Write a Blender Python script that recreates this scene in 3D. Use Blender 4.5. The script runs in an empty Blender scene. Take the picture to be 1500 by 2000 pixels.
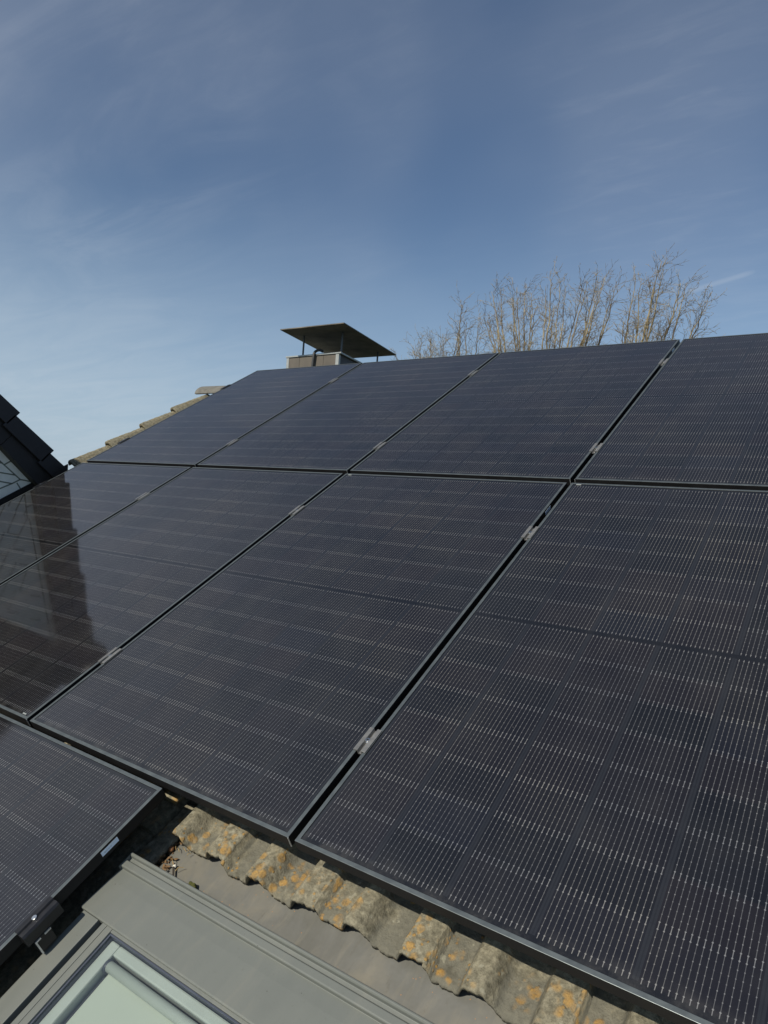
import bpy, bmesh, math, random
import numpy as np
from mathutils import Vector, Matrix, noise
random.seed(7)
R = math.radians
PI = math.pi
C = bpy.context.scene.collection
scene = bpy.context.scene

# ---------------------------------------------------------------- frames of reference
# "roof coordinates": u along the ridge, v up the slope, z away from the slope; z = 0 is the panels' upper face
PITCH = R(31.0)
ca, sa = math.cos(PITCH), math.sin(PITCH)
def RW(u, v, z=0.0):
    return Vector((u, v * ca - z * sa, v * sa + z * ca))

# ---------------------------------------------------------------- camera
cam_d = bpy.data.cameras.new("camera")
cam = bpy.data.objects.new("camera", cam_d)
C.objects.link(cam)
scene.camera = cam
rv = Vector((2.01800428, 0.444831644, -0.609934211))
Rm = Matrix.Rotation(rv.length, 3, rv.normalized())
W3 = Matrix.Rotation(PITCH, 3, 'X')
Rc = Rm @ W3.transposed()
right, down, fwd = Rc[0], Rc[1], Rc[2]
M = Matrix((right, -down, -fwd)).transposed().to_4x4()
M.translation = RW(1.06604468, -2.4311218, 1.28638025)
cam.matrix_world = M
cam_d.sensor_fit = 'VERTICAL'
cam_d.sensor_height = 24.0
cam_d.lens = 1390.12 / 2000 * 24.0
cam_d.clip_start = 0.02
cam_d.clip_end = 4000

# ---------------------------------------------------------------- sun, sky, exposure
sd = (W3 @ Vector((-0.07, -0.36, 1.0))).normalized()
sun_el = math.asin(sd.z)
sun_az = math.atan2(sd.x, sd.y)
sl = bpy.data.lights.new("sun", 'SUN')
sl.energy = 4.2
sl.angle = R(0.55)
sl.color = (1.0, 0.93, 0.80)
sun = bpy.data.objects.new("sun", sl)
C.objects.link(sun)
sun.rotation_euler = (-sd).to_track_quat('-Z', 'Y').to_euler()
sun.location = (0, 0, 20)

world = bpy.data.worlds.new("World")
scene.world = world
world.use_nodes = True
wn, wl = world.node_tree.nodes, world.node_tree.links
wn.clear()

class NT:
    """small helper for building node graphs"""
    def __init__(s, nt): s.nt = nt; s.n = nt.nodes; s.l = nt.links
    def put(s, sock, v):
        if v is None: return
        if isinstance(v, bpy.types.NodeSocket): s.l.new(v, sock)
        else: sock.default_value = v
    def m(s, op, a=0.0, b=None, c=None, clamp=False):
        n = s.n.new('ShaderNodeMath'); n.operation = op; n.use_clamp = clamp
        s.put(n.inputs[0], a); s.put(n.inputs[1], b)
        if c is not None: s.put(n.inputs[2], c)
        return n.outputs[0]
    def vm(s, op, a, b=None, out=0):
        n = s.n.new('ShaderNodeVectorMath'); n.operation = op
        s.put(n.inputs[0], a); s.put(n.inputs[1], b)
        return n.outputs[out]
    def mix(s, f, a, b, kind='MIX'):
        n = s.n.new('ShaderNodeMix'); n.data_type = 'RGBA'; n.blend_type = kind
        s.put(n.inputs[0], f); s.put(n.inputs[6], a); s.put(n.inputs[7], b)
        return n.outputs[2]
    def ss(s, v, lo, hi, a=0.0, b=1.0):
        n = s.n.new('ShaderNodeMapRange'); n.interpolation_type = 'SMOOTHSTEP'
        s.put(n.inputs[0], v); n.inputs[1].default_value = lo; n.inputs[2].default_value = hi
        n.inputs[3].default_value = a; n.inputs[4].default_value = b
        return n.outputs[0]
    def noise(s, vec, scale, detail=4, rough=0.55, dim='3D', dist=0.0):
        n = s.n.new('ShaderNodeTexNoise'); n.noise_dimensions = dim
        s.put(n.inputs['Vector'], vec); n.inputs['Scale'].default_value = scale
        n.inputs['Detail'].default_value = detail; n.inputs['Roughness'].default_value = rough
        n.inputs['Distortion'].default_value = dist
        return n.outputs[0]
    def vor(s, vec, scale, rnd=1.0, feat='F1'):
        n = s.n.new('ShaderNodeTexVoronoi'); n.feature = feat
        s.put(n.inputs['Vector'], vec); n.inputs['Scale'].default_value = scale
        n.inputs['Randomness'].default_value = rnd
        return n.outputs
    def xyz(s, v):
        n = s.n.new('ShaderNodeSeparateXYZ'); s.put(n.inputs[0], v); return n.outputs
    def comb(s, x, y, z):
        n = s.n.new('ShaderNodeCombineXYZ'); s.put(n.inputs[0], x); s.put(n.inputs[1], y); s.put(n.inputs[2], z)
        return n.outputs[0]
    def scale(s, v, k):
        n = s.n.new('ShaderNodeMapping'); s.put(n.inputs[0], v); n.inputs['Scale'].default_value = k
        return n.outputs[0]
    def ramp(s, f, stops):
        n = s.n.new('ShaderNodeValToRGB'); s.put(n.inputs[0], f)
        e = n.color_ramp.elements
        while len(e) > 1: e.remove(e[0])
        e[0].position, e[0].color = stops[0][0], (*stops[0][1], 1)
        for p, c in stops[1:]:
            x = e.new(p); x.color = (*c, 1)
        return n.outputs[0]
    def bump(s, h, strength, dist, nrm=None):
        n = s.n.new('ShaderNodeBump'); s.put(n.inputs['Height'], h)
        n.inputs['Strength'].default_value = strength; n.inputs['Distance'].default_value = dist
        if nrm is not None: s.put(n.inputs['Normal'], nrm)
        return n.outputs[0]

w = NT(world.node_tree)
sky = wn.new('ShaderNodeTexSky'); sky.sky_type = 'NISHITA'; sky.sun_disc = False
sky.sun_elevation = sun_el; sky.sun_rotation = sun_az
sky.altitude = 100; sky.air_density = 1.0; sky.dust_density = 0.5; sky.ozone_density = 2.6
gen = wn.new('ShaderNodeTexCoord').outputs['Generated']
g = w.xyz(gen)
# thin high cirrus: noise on the plane the clouds lie in, stretched along the wind
zz = w.m('MAXIMUM', g[2], 0.03)
zz = w.m('ADD', zz, 0.10)
pl = w.comb(w.m('DIVIDE', g[0], zz), w.m('DIVIDE', g[1], zz), 0.0)
rotn = wn.new('ShaderNodeMapping'); rotn.inputs['Rotation'].default_value = (0, 0, R(25)); rotn.inputs['Scale'].default_value = (0.55, 1.5, 1)
wl.new(pl, rotn.inputs[0])
n1 = w.noise(rotn.outputs[0], 0.9, 6, 0.55, dist=0.6)
n2 = w.noise(rotn.outputs[0], 2.6, 8, 0.62, dist=0.9)
cl = w.m('MULTIPLY', w.ss(n1, 0.40, 0.72), w.ss(n2, 0.28, 0.78))
n3 = w.noise(rotn.outputs[0], 9.0, 6, 0.6, dist=0.5)
soft = w.noise(gen, 2.2, 3, 0.5)
veil = w.m('ADD', w.m('MULTIPLY', cl, 0.06), w.m('MULTIPLY', w.ss(soft, 0.35, 0.72), 0.085))
veil = w.m('ADD', veil, w.m('MULTIPLY', w.m('MULTIPLY', w.ss(n3, 0.42, 0.75), w.ss(soft, 0.45, 0.7)), 0.04))
veil = w.m('ADD', veil, 0.020)
# one old contrail, a band along a great circle low over the trees
A = Vector((-0.23561, 0.92792, 0.28887))
B = Vector((-0.15533, 0.93816, 0.30939))
nn = A.cross(B).normalized(); mid = (A + B).normalized()
dn = w.m('ABSOLUTE', w.vm('DOT_PRODUCT', gen, tuple(nn), 1))
dm = w.vm('DOT_PRODUCT', gen, tuple(mid), 1)
half = math.cos(A.angle(B) / 2 * 1.0)
trail = w.m('MULTIPLY', w.ss(w.m('ADD', dn, w.m('MULTIPLY', w.m('SUBTRACT', n2, 0.5), 0.006)), 0.0005, 0.0075, 1.0, 0.0), w.ss(dm, half - 0.0006, half + 0.0006))
trail = w.m('MULTIPLY', trail, 0.22)
veil = w.m('MAXIMUM', veil, trail)
# bright veil added out of view to the west, brightening the panels' reflections
west = w.ss(w.vm('DOT_PRODUCT', gen, tuple(Vector((-0.85, -0.42, 0.33)).normalized()), 1), 0.60, 0.95)
veil = w.m('ADD', veil, w.m('MULTIPLY', west, w.m('ADD', 0.22, w.m('MULTIPLY', n1, 0.25))))
tint = w.mix(1.0, sky.outputs[0], (0.84, 0.92, 0.97, 1), 'MULTIPLY')
cloudc = w.mix(veil, tint, (8.5, 8.9, 9.4, 1))
hz = w.m('MULTIPLY', w.ss(g[2], -0.02, 0.42, 1.0, 0.0), 0.72)
cloudc = w.mix(hz, cloudc, (3.9, 5.5, 7.2, 1))
hw_ = w.ss(w.vm('DOT_PRODUCT', gen, tuple(Vector((-0.95, 0.31, 0.02)).normalized()), 1), 0.70, 1.0)
low = w.m('MULTIPLY', w.ss(g[2], 0.0, 0.40, 1.0, 0.0), w.m('ADD', 0.30, w.m('MULTIPLY', w.ss(n2, 0.30, 0.70), 0.22)))
cloudc = w.mix(w.m('MULTIPLY', hw_, low), cloudc, (6.4, 7.3, 8.1, 1))
wisp = w.m('MULTIPLY', w.m('MULTIPLY', w.ss(n2, 0.48, 0.68), w.ss(n1, 0.42, 0.60)), w.ss(g[2], 0.18, 0.30))
cloudc = w.mix(w.m('MULTIPLY', wisp, 0.03), cloudc, (8.0, 8.5, 9.2, 1))
bg = wn.new('ShaderNodeBackground'); bg.inputs[1].default_value = 0.085
wl.new(cloudc, bg.inputs[0])
wo = wn.new('ShaderNodeOutputWorld'); wl.new(bg.outputs[0], wo.inputs[0])
scene.view_settings.view_transform = 'Standard'
scene.view_settings.look = 'None'
scene.view_settings.gamma = 1.0
scene.view_settings.exposure = 0.0
scene.cycles.max_bounces = 8
scene.cycles.glossy_bounces = 4
scene.cycles.transparent_max_bounces = 12

# ---------------------------------------------------------------- materials
def newmat(name):
    m = bpy.data.materials.new(name); m.use_nodes = True
    nt = NT(m.node_tree); b = nt.n['Principled BSDF']
    return m, nt, b
def setp(b, **k):
    for a, v in k.items():
        s = b.inputs[a.replace('_', ' ')]
        s.default_value = (*v, 1) if isinstance(v, tuple) and len(v) == 3 else v
def plain(name, col, rough=0.6, metal=0.0, var=0.12, scale=18.0, bump=0.0, bscale=200.0, spec=0.5):
    m, nt, b = newmat(name)
    co = nt.n.new('ShaderNodeTexCoord').outputs['Object']
    n = nt.noise(co, scale, 5, 0.6)
    lo = tuple(c * (1 - var) for c in col); hi = tuple(min(1, c * (1 + var)) for c in col)
    nt.put(b.inputs['Base Color'], nt.ramp(n, [(0.3, lo), (0.7, hi)]))
    nt.put(b.inputs['Roughness'], nt.ss(n, 0.3, 0.7, max(0, rough - 0.07), min(1, rough + 0.07)))
    b.inputs['Metallic'].default_value = metal
    b.inputs['Specular IOR Level'].default_value = spec
    if bump:
        nt.put(b.inputs['Normal'], nt.bump(nt.noise(co, bscale, 4, 0.6), bump, 0.002))
    return m

PW, PH = 1.134, 1.7727
GU, GV = 0.02006, 0.03153
def cell_material():
    m, nt, b = newmat('solar_cells')
    tc = nt.n.new('ShaderNodeTexCoord').outputs['Object']
    oi = nt.n.new('ShaderNodeObjectInfo').outputs['Random']
    p = nt.xyz(tc)
    cx, cy, my = 0.1845, 0.1069, 0.0235
    mx = (PW - 6 * cx) / 2
    xx = nt.m('DIVIDE', nt.m('SUBTRACT', p[0], mx), cx)
    ix = nt.m('FLOOR', xx); xm = nt.m('MULTIPLY', nt.m('FRACT', xx), cx)
    inx = nt.m('MULTIPLY', nt.m('GREATER_THAN', xx, 0.0), nt.m('LESS_THAN', xx, 6.0))
    wi = nt.m('ADD', nt.m('DIVIDE', nt.m('SUBTRACT', xm, 0.0105), 0.0109), 0.5)
    wd = nt.m('MULTIPLY', nt.m('ABSOLUTE', nt.m('SUBTRACT', nt.m('FRACT', wi), 0.5)), 0.0109)
    inw = nt.m('MULTIPLY', nt.m('GREATER_THAN', wi, 0.0), nt.m('LESS_THAN', wi, 16.0))
    widx = nt.m('ADD', nt.m('FLOOR', wi), nt.m('MULTIPLY', ix, 16.0))
    ym = nt.m('MINIMUM', p[1], nt.m('SUBTRACT', PH, p[1]))
    top = nt.m('GREATER_THAN', p[1], PH / 2)
    yy = nt.m('DIVIDE', nt.m('SUBTRACT', ym, my), cy)
    iy = nt.m('ADD', nt.m('FLOOR', yy), nt.m('MULTIPLY', top, 20.0)); fy = nt.m('FRACT', yy)
    iny = nt.m('MULTIPLY', nt.m('GREATER_THAN', yy, 0.0), nt.m('LESS_THAN', yy, 8.0))
    inyw = nt.m('MULTIPLY', nt.m('GREATER_THAN', yy, -0.025), nt.m('LESS_THAN', yy, 7.995))
    t = nt.m('MULTIPLY', fy, 7.0)
    dy = nt.m('MULTIPLY', nt.m('ABSOLUTE', nt.m('SUBTRACT', nt.m('FRACT', t), 0.5)), cy / 7)
    endd = nt.m('GREATER_THAN', nt.m('ABSOLUTE', nt.m('SUBTRACT', fy, 0.5)), 3.0 / 7)      # first or last pad
    near = nt.m('GREATER_THAN', nt.m('ABSOLUTE', nt.m('SUBTRACT', fy, 0.5)), 0.5 - 0.5 / 7)   # between the pads of two cells
    wn_ = nt.n.new('ShaderNodeTexWhiteNoise'); wn_.noise_dimensions = '3D'
    nt.l.new(nt.comb(widx, iy, oi), wn_.inputs[0]); wrand = wn_.outputs[0]
    cn = nt.n.new('ShaderNodeTexWhiteNoise'); cn.noise_dimensions = '3D'
    nt.l.new(nt.comb(ix, iy, nt.m('ADD', oi, 3.0)), cn.inputs[0]); crand = cn.outputs[0]
    pn = nt.n.new('ShaderNodeTexWhiteNoise'); pn.noise_dimensions = '3D'
    nt.l.new(nt.comb(widx, nt.m('ADD', nt.m('FLOOR', t), nt.m('MULTIPLY', iy, 9.0)), oi), pn.inputs[0]); prand = pn.outputs[0]
    # wire
    hw = nt.m('ADD', 0.00036, nt.m('MULTIPLY', near, 0.00018))
    wm = nt.m('SUBTRACT', 1.0, nt.m('DIVIDE', nt.m('SUBTRACT', wd, hw), 0.00035), clamp=True)
    wbright = nt.m('ADD', nt.m('ADD', 0.37, nt.m('MULTIPLY', wrand, 0.18)), nt.m('MULTIPLY', near, 0.35))
    wm = nt.m('MULTIPLY', wm, wbright)
    # pads
    pr = nt.m('ADD', 0.00085, nt.m('MULTIPLY', endd, 0.0006))
    dd = nt.m('SQRT', nt.m('ADD', nt.m('POWER', wd, 2.0), nt.m('POWER', nt.m('MULTIPLY', dy, 0.75), 2.0)))
    pm = nt.m('SUBTRACT', 1.0, nt.m('DIVIDE', nt.m('SUBTRACT', dd, pr), 0.0004), clamp=True)
    pm = nt.m('MULTIPLY', pm, nt.m('ADD', nt.m('ADD', 0.45, nt.m('MULTIPLY', prand, 0.5)), nt.m('MULTIPLY', endd, 0.5)))
    pat = nt.m('MAXIMUM', wm, pm)
    pat = nt.m('MULTIPLY', pat, nt.m('MULTIPLY', inw, nt.m('MULTIPLY', inx, inyw)), clamp=True)
    big = nt.noise(tc, 2.3, 3, 0.5)
    pat = nt.m('MULTIPLY', pat, nt.ss(big, 0.3, 0.7, 0.75, 1.15))
    # cells: faint tone and tint differences cell by cell, slightly paler strips between the columns
    base = nt.ramp(crand, [(0.0, (0.0068, 0.0068, 0.0078)), (0.45, (0.0088, 0.0080, 0.0094)), (0.8, (0.0112, 0.0092, 0.0104)), (1.0, (0.0080, 0.0085, 0.0118))])
    seamx = nt.m('GREATER_THAN', nt.m('ABSOLUTE', nt.m('SUBTRACT', xm, cx / 2)), cx / 2 - 0.0055)
    core = nt.m('GREATER_THAN', nt.m('ABSOLUTE', nt.m('SUBTRACT', xm, cx / 2)), cx / 2 - 0.0012)
    seamy = nt.m('LESS_THAN', nt.m('ABSOLUTE', nt.m('SUBTRACT', nt.m('FRACT', nt.m('ADD', fy, 0.5)), 0.5)), 0.006)
    base = nt.mix(nt.m('MULTIPLY', seamx, 0.9), base, (0.0185, 0.0195, 0.0225, 1))
    base = nt.mix(nt.m('MULTIPLY', nt.m('MAXIMUM', core, seamy), 0.45), base, (0.009, 0.009, 0.010, 1))
    inside = nt.m('MULTIPLY', inx, iny)
    base = nt.mix(inside, (0.0075, 0.0075, 0.0085, 1), base)
    wirec = nt.ramp(big, [(0.35, (0.185, 0.195, 0.215)), (0.70, (0.225, 0.215, 0.19))])
    col = nt.mix(pat, base, wirec)
    # a breath of dust
    dn_ = nt.noise(tc, 7.0, 6, 0.65)
    dust = nt.ss(dn_, 0.35, 0.8, 0.0, 0.020)
    spk = nt.vor(tc, 34.0, 1.0)
    strk = nt.noise(nt.vm('ADD', nt.scale(tc, (22.0, 1.3, 1)), nt.comb(nt.m('MULTIPLY', oi, 50.0), 0.0, 0.0)), 1.0, 4, 0.6)
    dust = nt.m('ADD', dust, nt.ss(strk, 0.55, 0.80, 0.0, 0.014))
    lowe = nt.m('MULTIPLY', nt.ss(p[1], 0.010, 0.060, 1.0, 0.0), nt.ss(nt.noise(tc, 25.0, 5, 0.7), 0.35, 0.75, 0.0, 0.07))
    dust = nt.m('ADD', dust, lowe)
    sp = nt.m('MULTIPLY', nt.m('LESS_THAN', spk[0], 0.035), nt.m('GREATER_THAN', nt.xyz(spk[1])[0], 0.86))
    col = nt.mix(nt.m('MAXIMUM', dust, nt.m('MULTIPLY', sp, 0.5)), col, (0.42, 0.40, 0.36, 1))
    nt.put(b.inputs['Base Color'], col)
    nt.put(b.inputs['Roughness'], nt.ss(dn_, 0.3, 0.8, 0.045, 0.10))
    b.inputs['IOR'].default_value = 1.72
    return m

MAT = {}
MAT['cells'] = cell_material()
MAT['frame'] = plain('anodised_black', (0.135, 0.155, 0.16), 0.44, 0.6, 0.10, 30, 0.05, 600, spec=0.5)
MAT['frame_shade'] = plain('frame_side_shade', (0.013, 0.013, 0.014), 0.55, 0.0, spec=0.22)  # darker copy of the frame metal, shade put into its colour
MAT['clamp'] = plain('clamp_aluminium', (0.21, 0.21, 0.205), 0.38, 0.4, 0.18, 60)
MAT['clamp_black'] = plain('clamp_black', (0.012, 0.012, 0.014), 0.36, 0.0, 0.2, 60)
MAT['steel'] = plain('stainless', (0.72, 0.72, 0.70), 0.22, 1.0, 0.1, 90)
MAT['rawalu_glint'] = plain('cut_aluminium_and_glint', (0.75, 0.76, 0.74), 0.35, 0.7, 0.08, 90)
MAT['hood'] = plain('grey_painted_aluminium', (0.176, 0.187, 0.165), 0.42, 0.0, 0.05, 6, 0.03, 300)
def hood_mat():
    m, nt, b = newmat('painted_aluminium')
    co = nt.n.new('ShaderNodeTexCoord').outputs['Object']
    a = nt.noise(co, 5.0, 5, 0.6); st = nt.noise(nt.scale(co, (14.0, 2.0, 2.0)), 2.0, 5, 0.65, dist=0.3); f = nt.noise(co, 160.0, 3, 0.6)
    c = nt.ramp(a, [(0.3, (0.140, 0.150, 0.136)), (0.7, (0.160, 0.170, 0.153))])
    c = nt.mix(nt.ss(st, 0.52, 0.75, 0.0, 0.35), c, (0.185, 0.183, 0.155, 1))
    c = nt.mix(nt.ss(f, 0.62, 0.74, 0.0, 0.35), c, (0.110, 0.112, 0.095, 1))
    v = nt.vor(co, 75.0, 1.0)
    c = nt.mix(nt.m('MULTIPLY', nt.m('LESS_THAN', v[0], 0.09), nt.m('GREATER_THAN', nt.xyz(v[1])[0], 0.90)), c, (0.06, 0.06, 0.05, 1))
    nt.put(b.inputs['Base Color'], c)
    nt.put(b.inputs['Roughness'], nt.ss(st, 0.3, 0.7, 0.36, 0.52))
    nt.put(b.inputs['Normal'], nt.bump(nt.noise(co, 3.5, 2, 0.5), 0.12, 0.02))
    return m
MAT['hood'] = hood_mat()
MAT['hood_dark'] = plain('hood_groove', (0.035, 0.037, 0.045), 0.5)
MAT['gasket'] = plain('gasket', (0.05, 0.06, 0.085), 0.45)
MAT['pale'] = plain('pale_frame', (0.38, 0.415, 0.395), 0.5, 0, 0.04)
MAT['fabric'] = plain('blind_fabric', (0.39, 0.43, 0.385), 0.8, 0, 0.03, 8)
MAT['tube'] = plain('blind_tube', (0.37, 0.41, 0.39), 0.35, 0, 0.03, 8)
MAT['black'] = plain('dark_void', (0.010, 0.010, 0.010), 0.8)
MAT['verge_black'] = plain('engobed_black_tile', (0.020, 0.020, 0.023), 0.42, 0, 0.22, 22, 0.1, 120)
MAT['board'] = plain('dark_slate_board', (0.017, 0.017, 0.019), 0.5, 0, 0.3, 14, 0.15, 90)
MAT['joint'] = plain('green_grey_joint', (0.16, 0.185, 0.15), 0.8)
MAT['claddark'] = plain('soffit_brown', (0.045, 0.042, 0.032), 0.7)
MAT['chim_clad'] = plain('fibre_cement_brown', (0.120, 0.106, 0.088), 0.75, 0, 0.18, 9, 0.2, 80)
MAT['trim'] = plain('zinc_trim', (0.36, 0.38, 0.37), 0.45, 0.2, 0.12, 20)
MAT['chim_side'] = plain('chimney_shaft_dark', (0.055, 0.052, 0.058), 0.6, 0, 0.2, 20)  # shaft sides, darker than the front cladding
MAT['cap'] = plain('cap_underside', (0.16, 0.145, 0.12), 0.85, 0, 0.5, 5.5, 0.4, 60)
MAT['leg'] = plain('cap_leg', (0.09, 0.10, 0.11), 0.45, 0.3)
MAT['cable'] = plain('cable', (0.045, 0.047, 0.05), 0.5)
MAT['clad'] = plain('pale_slate', (0.84, 0.85, 0.79), 0.55, 0, 0.08, 12, 0.12, 150)
MAT['render'] = plain('render', (0.55, 0.53, 0.48), 0.9, 0, 0.06, 3)
MAT['ground'] = plain('ground', (0.06, 0.075, 0.035), 0.95, 0, 0.35, 0.3)
MAT['sticker'] = None

def sticker():
    m, nt, b = newmat('serial_label')
    tc = nt.xyz(nt.n.new('ShaderNodeTexCoord').outputs['Object'])
    bars = nt.m('GREATER_THAN', nt.noise(nt.comb(nt.m('MULTIPLY', tc[1], 900), 0.0, 0.0), 1.0, 1, 0.5), 0.52)
    inb = nt.m('MULTIPLY', nt.m('LESS_THAN', nt.m('ABSOLUTE', nt.m('SUBTRACT', tc[2], -0.0008)), 0.0017), nt.m('LESS_THAN', nt.m('ABSOLUTE', nt.m('ADD', tc[1], 0.006)), 0.012))
    nt.put(b.inputs['Base Color'], nt.mix(nt.m('MULTIPLY', nt.m('MULTIPLY', bars, inb), 0.75), (0.66, 0.78, 0.92, 1), (0.08, 0.09, 0.12, 1)))
    b.inputs['Roughness'].default_value = 0.35
    return m
MAT['sticker'] = sticker()

def tile_material(name='lichen_tile', lich=1.0, dim=1.0):
    m, nt, b = newmat(name)
    geo = nt.n.new('ShaderNodeNewGeometry')
    co = nt.n.new('ShaderNodeTexCoord').outputs['Object']
    oi = nt.n.new('ShaderNodeObjectInfo')
    off = nt.vm('ADD', co, nt.comb(nt.m('MULTIPLY', oi.outputs['Random'], 37.0), nt.m('MULTIPLY', oi.outputs['Random'], 11.0), 0.0))
    n0 = nt.noise(off, 9.0, 6, 0.6)
    n1 = nt.noise(off, 60.0, 6, 0.7)
    n2 = nt.noise(off, 260.0, 4, 0.7)
    base = nt.ramp(n1, [(0.28, (0.125, 0.115, 0.085)), (0.45, (0.24, 0.225, 0.170)), (0.58, (0.36, 0.335, 0.255)), (0.75, (0.50, 0.475, 0.37))])
    # smooth grey weathered paint left in the troughs
    hz = nt.xyz(co)[2]
    pn = nt.m('MULTIPLY', nt.ss(hz, -0.030, -0.014, 1.0, 0.0), nt.ss(n0, 0.34, 0.52))
    base = nt.mix(nt.m('MULTIPLY', pn, 0.75), base, (0.190, 0.190, 0.165, 1))
    dark = nt.m('MULTIPLY', nt.ss(nt.noise(off, 22.0, 5, 0.65), 0.54, 0.70), 0.55)
    base = nt.mix(dark, base, (0.085, 0.080, 0.060, 1))
    pale = nt.m('MULTIPLY', nt.ss(nt.noise(off, 38.0, 3, 0.5), 0.64, 0.70), 0.45)
    base = nt.mix(pale, base, (0.52, 0.51, 0.42, 1))
    wob = nt.vm('ADD', off, nt.comb(nt.m('MULTIPLY', n1, 0.012), nt.m('MULTIPLY', n2, 0.006), 0.0))
    v = nt.vor(wob, 44.0, 1.0)
    v2 = nt.vor(wob, 95.0, 1.0)
    clus = nt.ss(nt.noise(off, 11.0, 3, 0.5), 0.46, 0.58)
    spots = nt.m('MULTIPLY', nt.ss(v[0], 0.34, 0.60, 1.0, 0.0), nt.m('GREATER_THAN', nt.xyz(v[1])[0], 0.35))
    spots2 = nt.m('MULTIPLY', nt.ss(v2[0], 0.25, 0.42, 1.0, 0.0), nt.m('GREATER_THAN', nt.xyz(v2[1])[1], 0.70))
    lm = nt.m('MULTIPLY', nt.m('MAXIMUM', spots, spots2), nt.m('MULTIPLY', clus, lich), clamp=True)
    lcol = nt.ramp(n2, [(0.3, (0.52, 0.26, 0.035)), (0.7, (0.70, 0.42, 0.10))])
    base = nt.mix(nt.m('MULTIPLY', lm, nt.ss(n1, 0.30, 0.60, 0.20, 0.70)), base, lcol)
    if dim < 1: base = nt.mix(1.0, base, (dim, dim * 0.98, dim * 0.92, 1), 'MULTIPLY')
    nt.put(b.inputs['Base Color'], base)
    b.inputs['Roughness'].default_value = 0.95
    b.inputs['Specular IOR Level'].default_value = 0.25
    h = nt.m('ADD', nt.m('MULTIPLY', n1, 1.0), nt.m('MULTIPLY', n2, 0.6))
    h = nt.m('ADD', h, nt.m('MULTIPLY', lm, 0.35))
    nt.put(b.inputs['Normal'], nt.bump(h, 0.9, 0.005))
    return m
MAT['tile'] = tile_material(dim=0.80)
MAT['tile_plain'] = tile_material('field_tile', 0.2, dim=0.74)

def flash_mat():
    m, nt, b = newmat('weathered_zinc')
    co = nt.n.new('ShaderNodeTexCoord').outputs['Object']
    n = nt.noise(co, 7.0, 5, 0.6, dist=0.6)
    n2 = nt.noise(nt.scale(co, (1, 0.35, 1)), 30.0, 5, 0.65)
    c = nt.ramp(n, [(0.3, (0.115, 0.114, 0.098)), (0.5, (0.142, 0.142, 0.127)), (0.7, (0.180, 0.170, 0.138))])
    c = nt.mix(nt.ss(n2, 0.55, 0.72, 0.0, 0.5), c, (0.11, 0.105, 0.085, 1))
    st = nt.noise(nt.scale(co, (9.0, 1.6, 1)), 4.0, 5, 0.65, dist=0.4)
    c = nt.mix(nt.ss(st, 0.50, 0.70, 0.0, 0.28), c, (0.235, 0.215, 0.165, 1))
    c = nt.mix(nt.ss(nt.noise(nt.scale(co, (5.0, 3.0, 1)), 6.0, 5, 0.7), 0.58, 0.72, 0.0, 0.55), c, (0.085, 0.080, 0.065, 1))
    v = nt.vor(co, 160.0, 1.0)
    sp = nt.m('MULTIPLY', nt.m('LESS_THAN', v[0], 0.16), nt.m('GREATER_THAN', nt.xyz(v[1])[0], 0.93))
    c = nt.mix(sp, c, (0.45, 0.20, 0.05, 1))
    nt.put(b.inputs['Base Color'], c)
    nt.put(b.inputs['Roughness'], nt.ss(n2, 0.3, 0.7, 0.42, 0.65))
    nt.put(b.inputs['Normal'], nt.bump(nt.noise(co, 14, 3, 0.5), 0.25, 0.01))
    return m
MAT['flash'] = flash_mat()

def bark_mat():
    m, nt, b = newmat('bark')
    co = nt.n.new('ShaderNodeTexCoord').outputs['Object']
    n = nt.noise(co, 1.6, 5, 0.6)
    nt.put(b.inputs['Base Color'], nt.ramp(n, [(0.36, (0.085, 0.065, 0.042)), (0.50, (0.23, 0.18, 0.105)), (0.66, (0.44, 0.36, 0.21))]))
    b.inputs['Roughness'].default_value = 0.85
    return m
MAT['bark'] = bark_mat()

def glass_mat():
    m, nt, b = newmat('window_glass')
    nt.n.remove(b)
    out = nt.n['Material Output']
    tr = nt.n.new('ShaderNodeBsdfTransparent'); tr.inputs[0].default_value = (0.92, 0.94, 0.925, 1)
    gl = nt.n.new('ShaderNodeBsdfGlossy'); gl.inputs[0].default_value = (1, 1, 1, 1); gl.inputs['Roughness'].default_value = 0.02
    fr = nt.n.new('ShaderNodeFresnel'); fr.inputs[0].default_value = 1.55
    mx = nt.n.new('ShaderNodeMixShader')
    nt.l.new(nt.m('MULTIPLY', nt.m('MULTIPLY', fr.outputs[0], 1.5), nt.m('SUBTRACT', 1.0, nt.n.new('ShaderNodeNewGeometry').outputs['Backfacing']), clamp=True), mx.inputs[0]); nt.l.new(tr.outputs[0], mx.inputs[1]); nt.l.new(gl.outputs[0], mx.inputs[2])
    nt.l.new(mx.outputs[0], out.inputs[0])
    return m
MAT['glass'] = glass_mat()

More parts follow.
